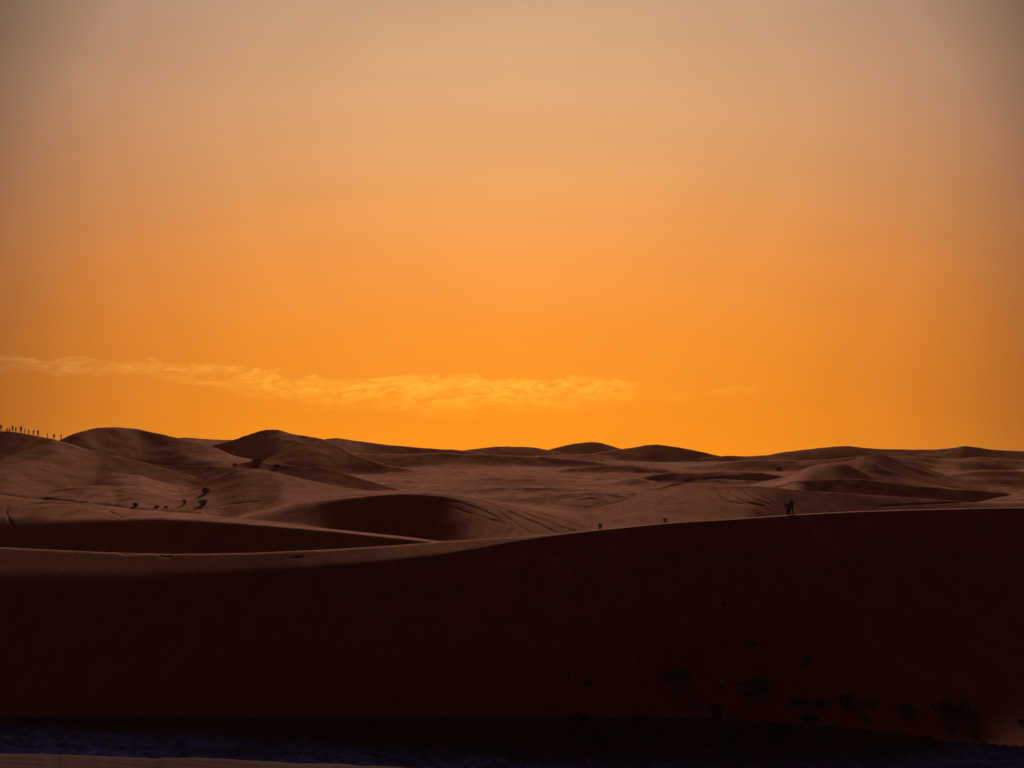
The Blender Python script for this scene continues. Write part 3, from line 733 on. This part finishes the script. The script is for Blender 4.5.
# --------------------------------------------------------------- air
bm = bmesh.new(); bmesh.ops.create_cube(bm, size=1.0)
me = bpy.data.meshes.new('haze')
bmesh.ops.scale(bm, vec=(2400, 1560, 42), verts=bm.verts); bmesh.ops.translate(bm, vec=(0, 640, -6), verts=bm.verts)
bm.to_mesh(me); bm.free()
m, nt = new_mat('desert_haze')
vol = nt.n('ShaderNodeVolumePrincipled'); out = nt.n('ShaderNodeOutputMaterial')
vol.inputs['Color'].default_value = (0.95, 0.36, 0.17, 1); vol.inputs['Density'].default_value = 0.00005
vol.inputs['Anisotropy'].default_value = 0.1
nt.l(vol.outputs[0], out.inputs['Volume'])
m.volume_intersection_method = 'FAST' if hasattr(m, 'volume_intersection_method') else None
me.materials.append(m)
o = bpy.data.objects.new('haze', me); COL.objects.link(o)
tag(o, 'thin warm haze lying over the dunes', 'haze', kind='stuff')

# --------------------------------------------------------------- sky and sun
SUN_EL = math.radians(13); SUN_AZ = math.radians(0.0)
w = bpy.data.worlds.new('World'); scene.world = w; w.use_nodes = True
nt = NT(w.node_tree)
dirv = nt.n('ShaderNodeTexCoord').outputs['Generated']
sep = nt.n('ShaderNodeSeparateXYZ'); nt.l(dirv, sep.inputs[0])
x, y, z = sep.outputs
hor = nt.math('SQRT', nt.math('ADD', nt.math('MULTIPLY', x, x), nt.math('MULTIPLY', y, y)))
el = nt.math('DEGREES', nt.math('ARCTAN2', z, hor))
az = nt.math('DEGREES', nt.math('ABSOLUTE', nt.math('ARCTAN2', nt.math('SUBTRACT', x, nt.math('MULTIPLY', y, 0.003)), y)))
def E_(d): return (d + 10) / 100.0
stops = [(-10, (30, 16, 10)), (-1.5, (90, 48, 20)), (-0.2, (266, 153, 16)), (0.7, (258, 150, 20)), (1.6, (254, 147, 25)), (4.6, (251, 148, 40)), (7.0, (246, 152, 63)), (9.5, (236, 158, 86)),
         (13.3, (221, 164, 113)), (16.8, (203, 161, 124)), (24, (112, 70, 48)), (36, (42, 14, 20)), (60, (20, 4, 32)), (90, (15, 3, 34))]
base_c = nt.ramp(nt.math('DIVIDE', nt.math('ADD', el, 10), 100), [(E_(e), lin(c)) for e, c in stops])
va = nt.ramp(nt.math('DIVIDE', az, 180), [(a / 180, v) for a, v in ((0, 1), (4.85, .965), (9.6, (.88, .88, .93)), (14.3, (.725, .72, .82)), (16.5, (.60, .615, .72)), (18.8, (.43, .445, .63)), (26, .25), (45, (.13, .09, .10)), (90, (.09, .035, .1)), (180, (.08, .02, .1)))], 'LINEAR')
hi_ = nt.math('MULTIPLY', nt.math('SUBTRACT', el, 22), 1 / 40.0, clamp=True)
vmix = nt.mix(hi_, va, (0.75, 0.75, 0.75))
col = nt.mix(1.0, base_c, vmix, 'MULTIPLY')
col = nt.mix(1.0, col, nt.ramp(nt.math('DIVIDE', az, 180), [(0, (0, 0, 0)), (9 / 180, (0, 0, .002)), (18 / 180, (0, 0, .010)), (35 / 180, (0, 0, .004)), (70 / 180, (0, 0, 0))]), 'ADD')
dp = nt.n('ShaderNodeVectorMath', operation='DOT_PRODUCT'); nt.l(dirv, dp.inputs[0]); dp.inputs[1].default_value = (0.003, 0.9977, 0.068)
ang = nt.math('DEGREES', nt.math('ARCCOSINE', dp.outputs['Value']))
col = nt.mix(1.0, col, nt.ramp(nt.math('DIVIDE', ang, 180), [(0, 1), (19.0 / 180, 1), (22.2 / 180, (.74, .765, .58)), (25 / 180, (.66, .67, .6)), (40 / 180, .6), (1, .5)]), 'MULTIPLY')
# thin band of sunlit cloud low over the sun
u = nt.math('DIVIDE', x, nt.math('MAXIMUM', y, 0.05)); v = nt.math('DIVIDE', z, nt.math('MAXIMUM', y, 0.05))
cu = nt.n('ShaderNodeCombineXYZ'); nt.l(u, cu.inputs[0]); nt.l(v, cu.inputs[1])
up = nt.math('DIVIDE', nt.math('ADD', u, 0.4), 0.8)
def UP(p): return ((p - 512) / F + 0.4) / 0.8
def grey(tab): return nt.ramp(up, [(UP(p), val) for p, val in tab], 'EASE')
top = grey([(p, (EYE - yy) / F) for p, yy in ((-80, 352), (0, 356), (100, 359), (200, 363), (270, 372), (350, 376), (450, 375), (560, 378), (640, 384), (680, 396), (740, 384), (800, 382))])
thick = grey([(p, t / F) for p, t in ((-80, 14), (0, 14), (100, 18), (200, 26), (300, 36), (450, 46), (560, 38), (640, 18), (680, 9), (740, 7), (800, 5))])
inten = grey([(p, t) for p, t in ((-80, .6), (0, .75), (150, .75), (300, .85), (450, 1.0), (600, .95), (632, .5), (645, .08), (675, .3), (700, .05), (722, .45), (745, .35), (765, .0))])
n_edge = nt.noise(nt.scale(cu.outputs[0], (26, 60, 1)), 1.0, 6, 0.6, 1.0)
n_in = nt.noise(nt.scale(cu.outputs[0], (30, 95, 1), 0.15), 1.0, 8, 0.6, 3.2)
t = nt.math('DIVIDE', nt.math('SUBTRACT', nt.math('ADD', top, nt.math('MULTIPLY', nt.math('SUBTRACT', n_edge, 0.5), 0.020)), v), thick)
mask = nt.ramp(t, [(0.0, 0), (0.06, 0.85), (0.25, 1), (0.62, .62), (1.0, 0)], 'EASE')
wisp = nt.ramp(n_in, [(0.34, 0.08), (0.5, .6), (0.62, 1)], 'EASE')
n_gap = nt.noise(nt.scale(cu.outputs[0], (15, 48, 1), -0.08), 1.0, 3, 0.5, 1.8)
gap = nt.ramp(n_gap, [(0.33, 0.4), (0.52, 1)], 'EASE')
cl = nt.math('MULTIPLY', nt.math('MULTIPLY', nt.math('MULTIPLY', mask, wisp), gap), inten)
front = nt.math('GREATER_THAN', y, 0.1)
cl = nt.math('MULTIPLY', cl, front)
# faint stretched veils over the whole low sky
veil = nt.noise(nt.scale(cu.outputs[0], (5, 26, 1), 0.03), 1.0, 5, 0.55, 0.5)
vf = nt.ramp(veil, [(0.3, .975), (0.7, 1.025)])
col = nt.mix(1.0, col, vf, 'MULTIPLY')
col = nt.mix(1.0, col, nt.mix(cl, (1, 1, 1), (1.25, 1.62, 2.6)), 'MULTIPLY')
sky = nt.n('ShaderNodeTexSky', sky_type='NISHITA')
sky.sun_disc = False; sky.sun_elevation = SUN_EL; sky.sun_rotation = SUN_AZ; sky.dust_density = 5.0; sky.air_density = 1.0; sky.ozone_density = 1.0
bg1 = nt.n('ShaderNodeBackground'); bg1.inputs['Strength'].default_value = 0.0004; nt.l(sky.outputs[0], bg1.inputs[0])
bg2 = nt.n('ShaderNodeBackground'); bg2.inputs['Strength'].default_value = 1.0; nt.l(col, bg2.inputs[0])
add = nt.n('ShaderNodeAddShader'); nt.l(bg1.outputs[0], add.inputs[0]); nt.l(bg2.outputs[0], add.inputs[1])
wo = nt.n('ShaderNodeOutputWorld'); nt.l(add.outputs[0], wo.inputs['Surface'])

sd = bpy.data.lights.new('sun', 'SUN'); sd.energy = 5.0; sd.angle = math.radians(6.5); sd.color = (1.0, 0.96, 0.92)
so = bpy.data.objects.new('sun', sd); COL.objects.link(so)
so.rotation_euler = Vector((-math.sin(SUN_AZ) * math.cos(SUN_EL), -math.cos(SUN_AZ) * math.cos(SUN_EL), -math.sin(SUN_EL))).to_track_quat('-Z', 'Y').to_euler()
so.location = (0, 0, 60)

# --------------------------------------------------------------- camera
cd = bpy.data.cameras.new('camera'); cd.sensor_width = 36; cd.lens = 36 * F / 1024
cd.shift_y = (EYE - 384) / 1024.0
cd.clip_start = 0.1; cd.clip_end = 30000
cam = bpy.data.objects.new('camera', cd); COL.objects.link(cam)
cam.location = (0, 0, 0); cam.rotation_euler = (math.radians(90), 0, 0)
scene.camera = cam
scene.view_settings.view_transform = 'Standard'; scene.view_settings.look = 'None'
scene.view_settings.exposure = 0; scene.view_settings.gamma = 1; scene.view_settings.use_curve_mapping = False
scene.cycles.max_bounces = 6; scene.cycles.diffuse_bounces = 3; scene.cycles.volume_bounces = 1
scene.cycles.use_denoising = True
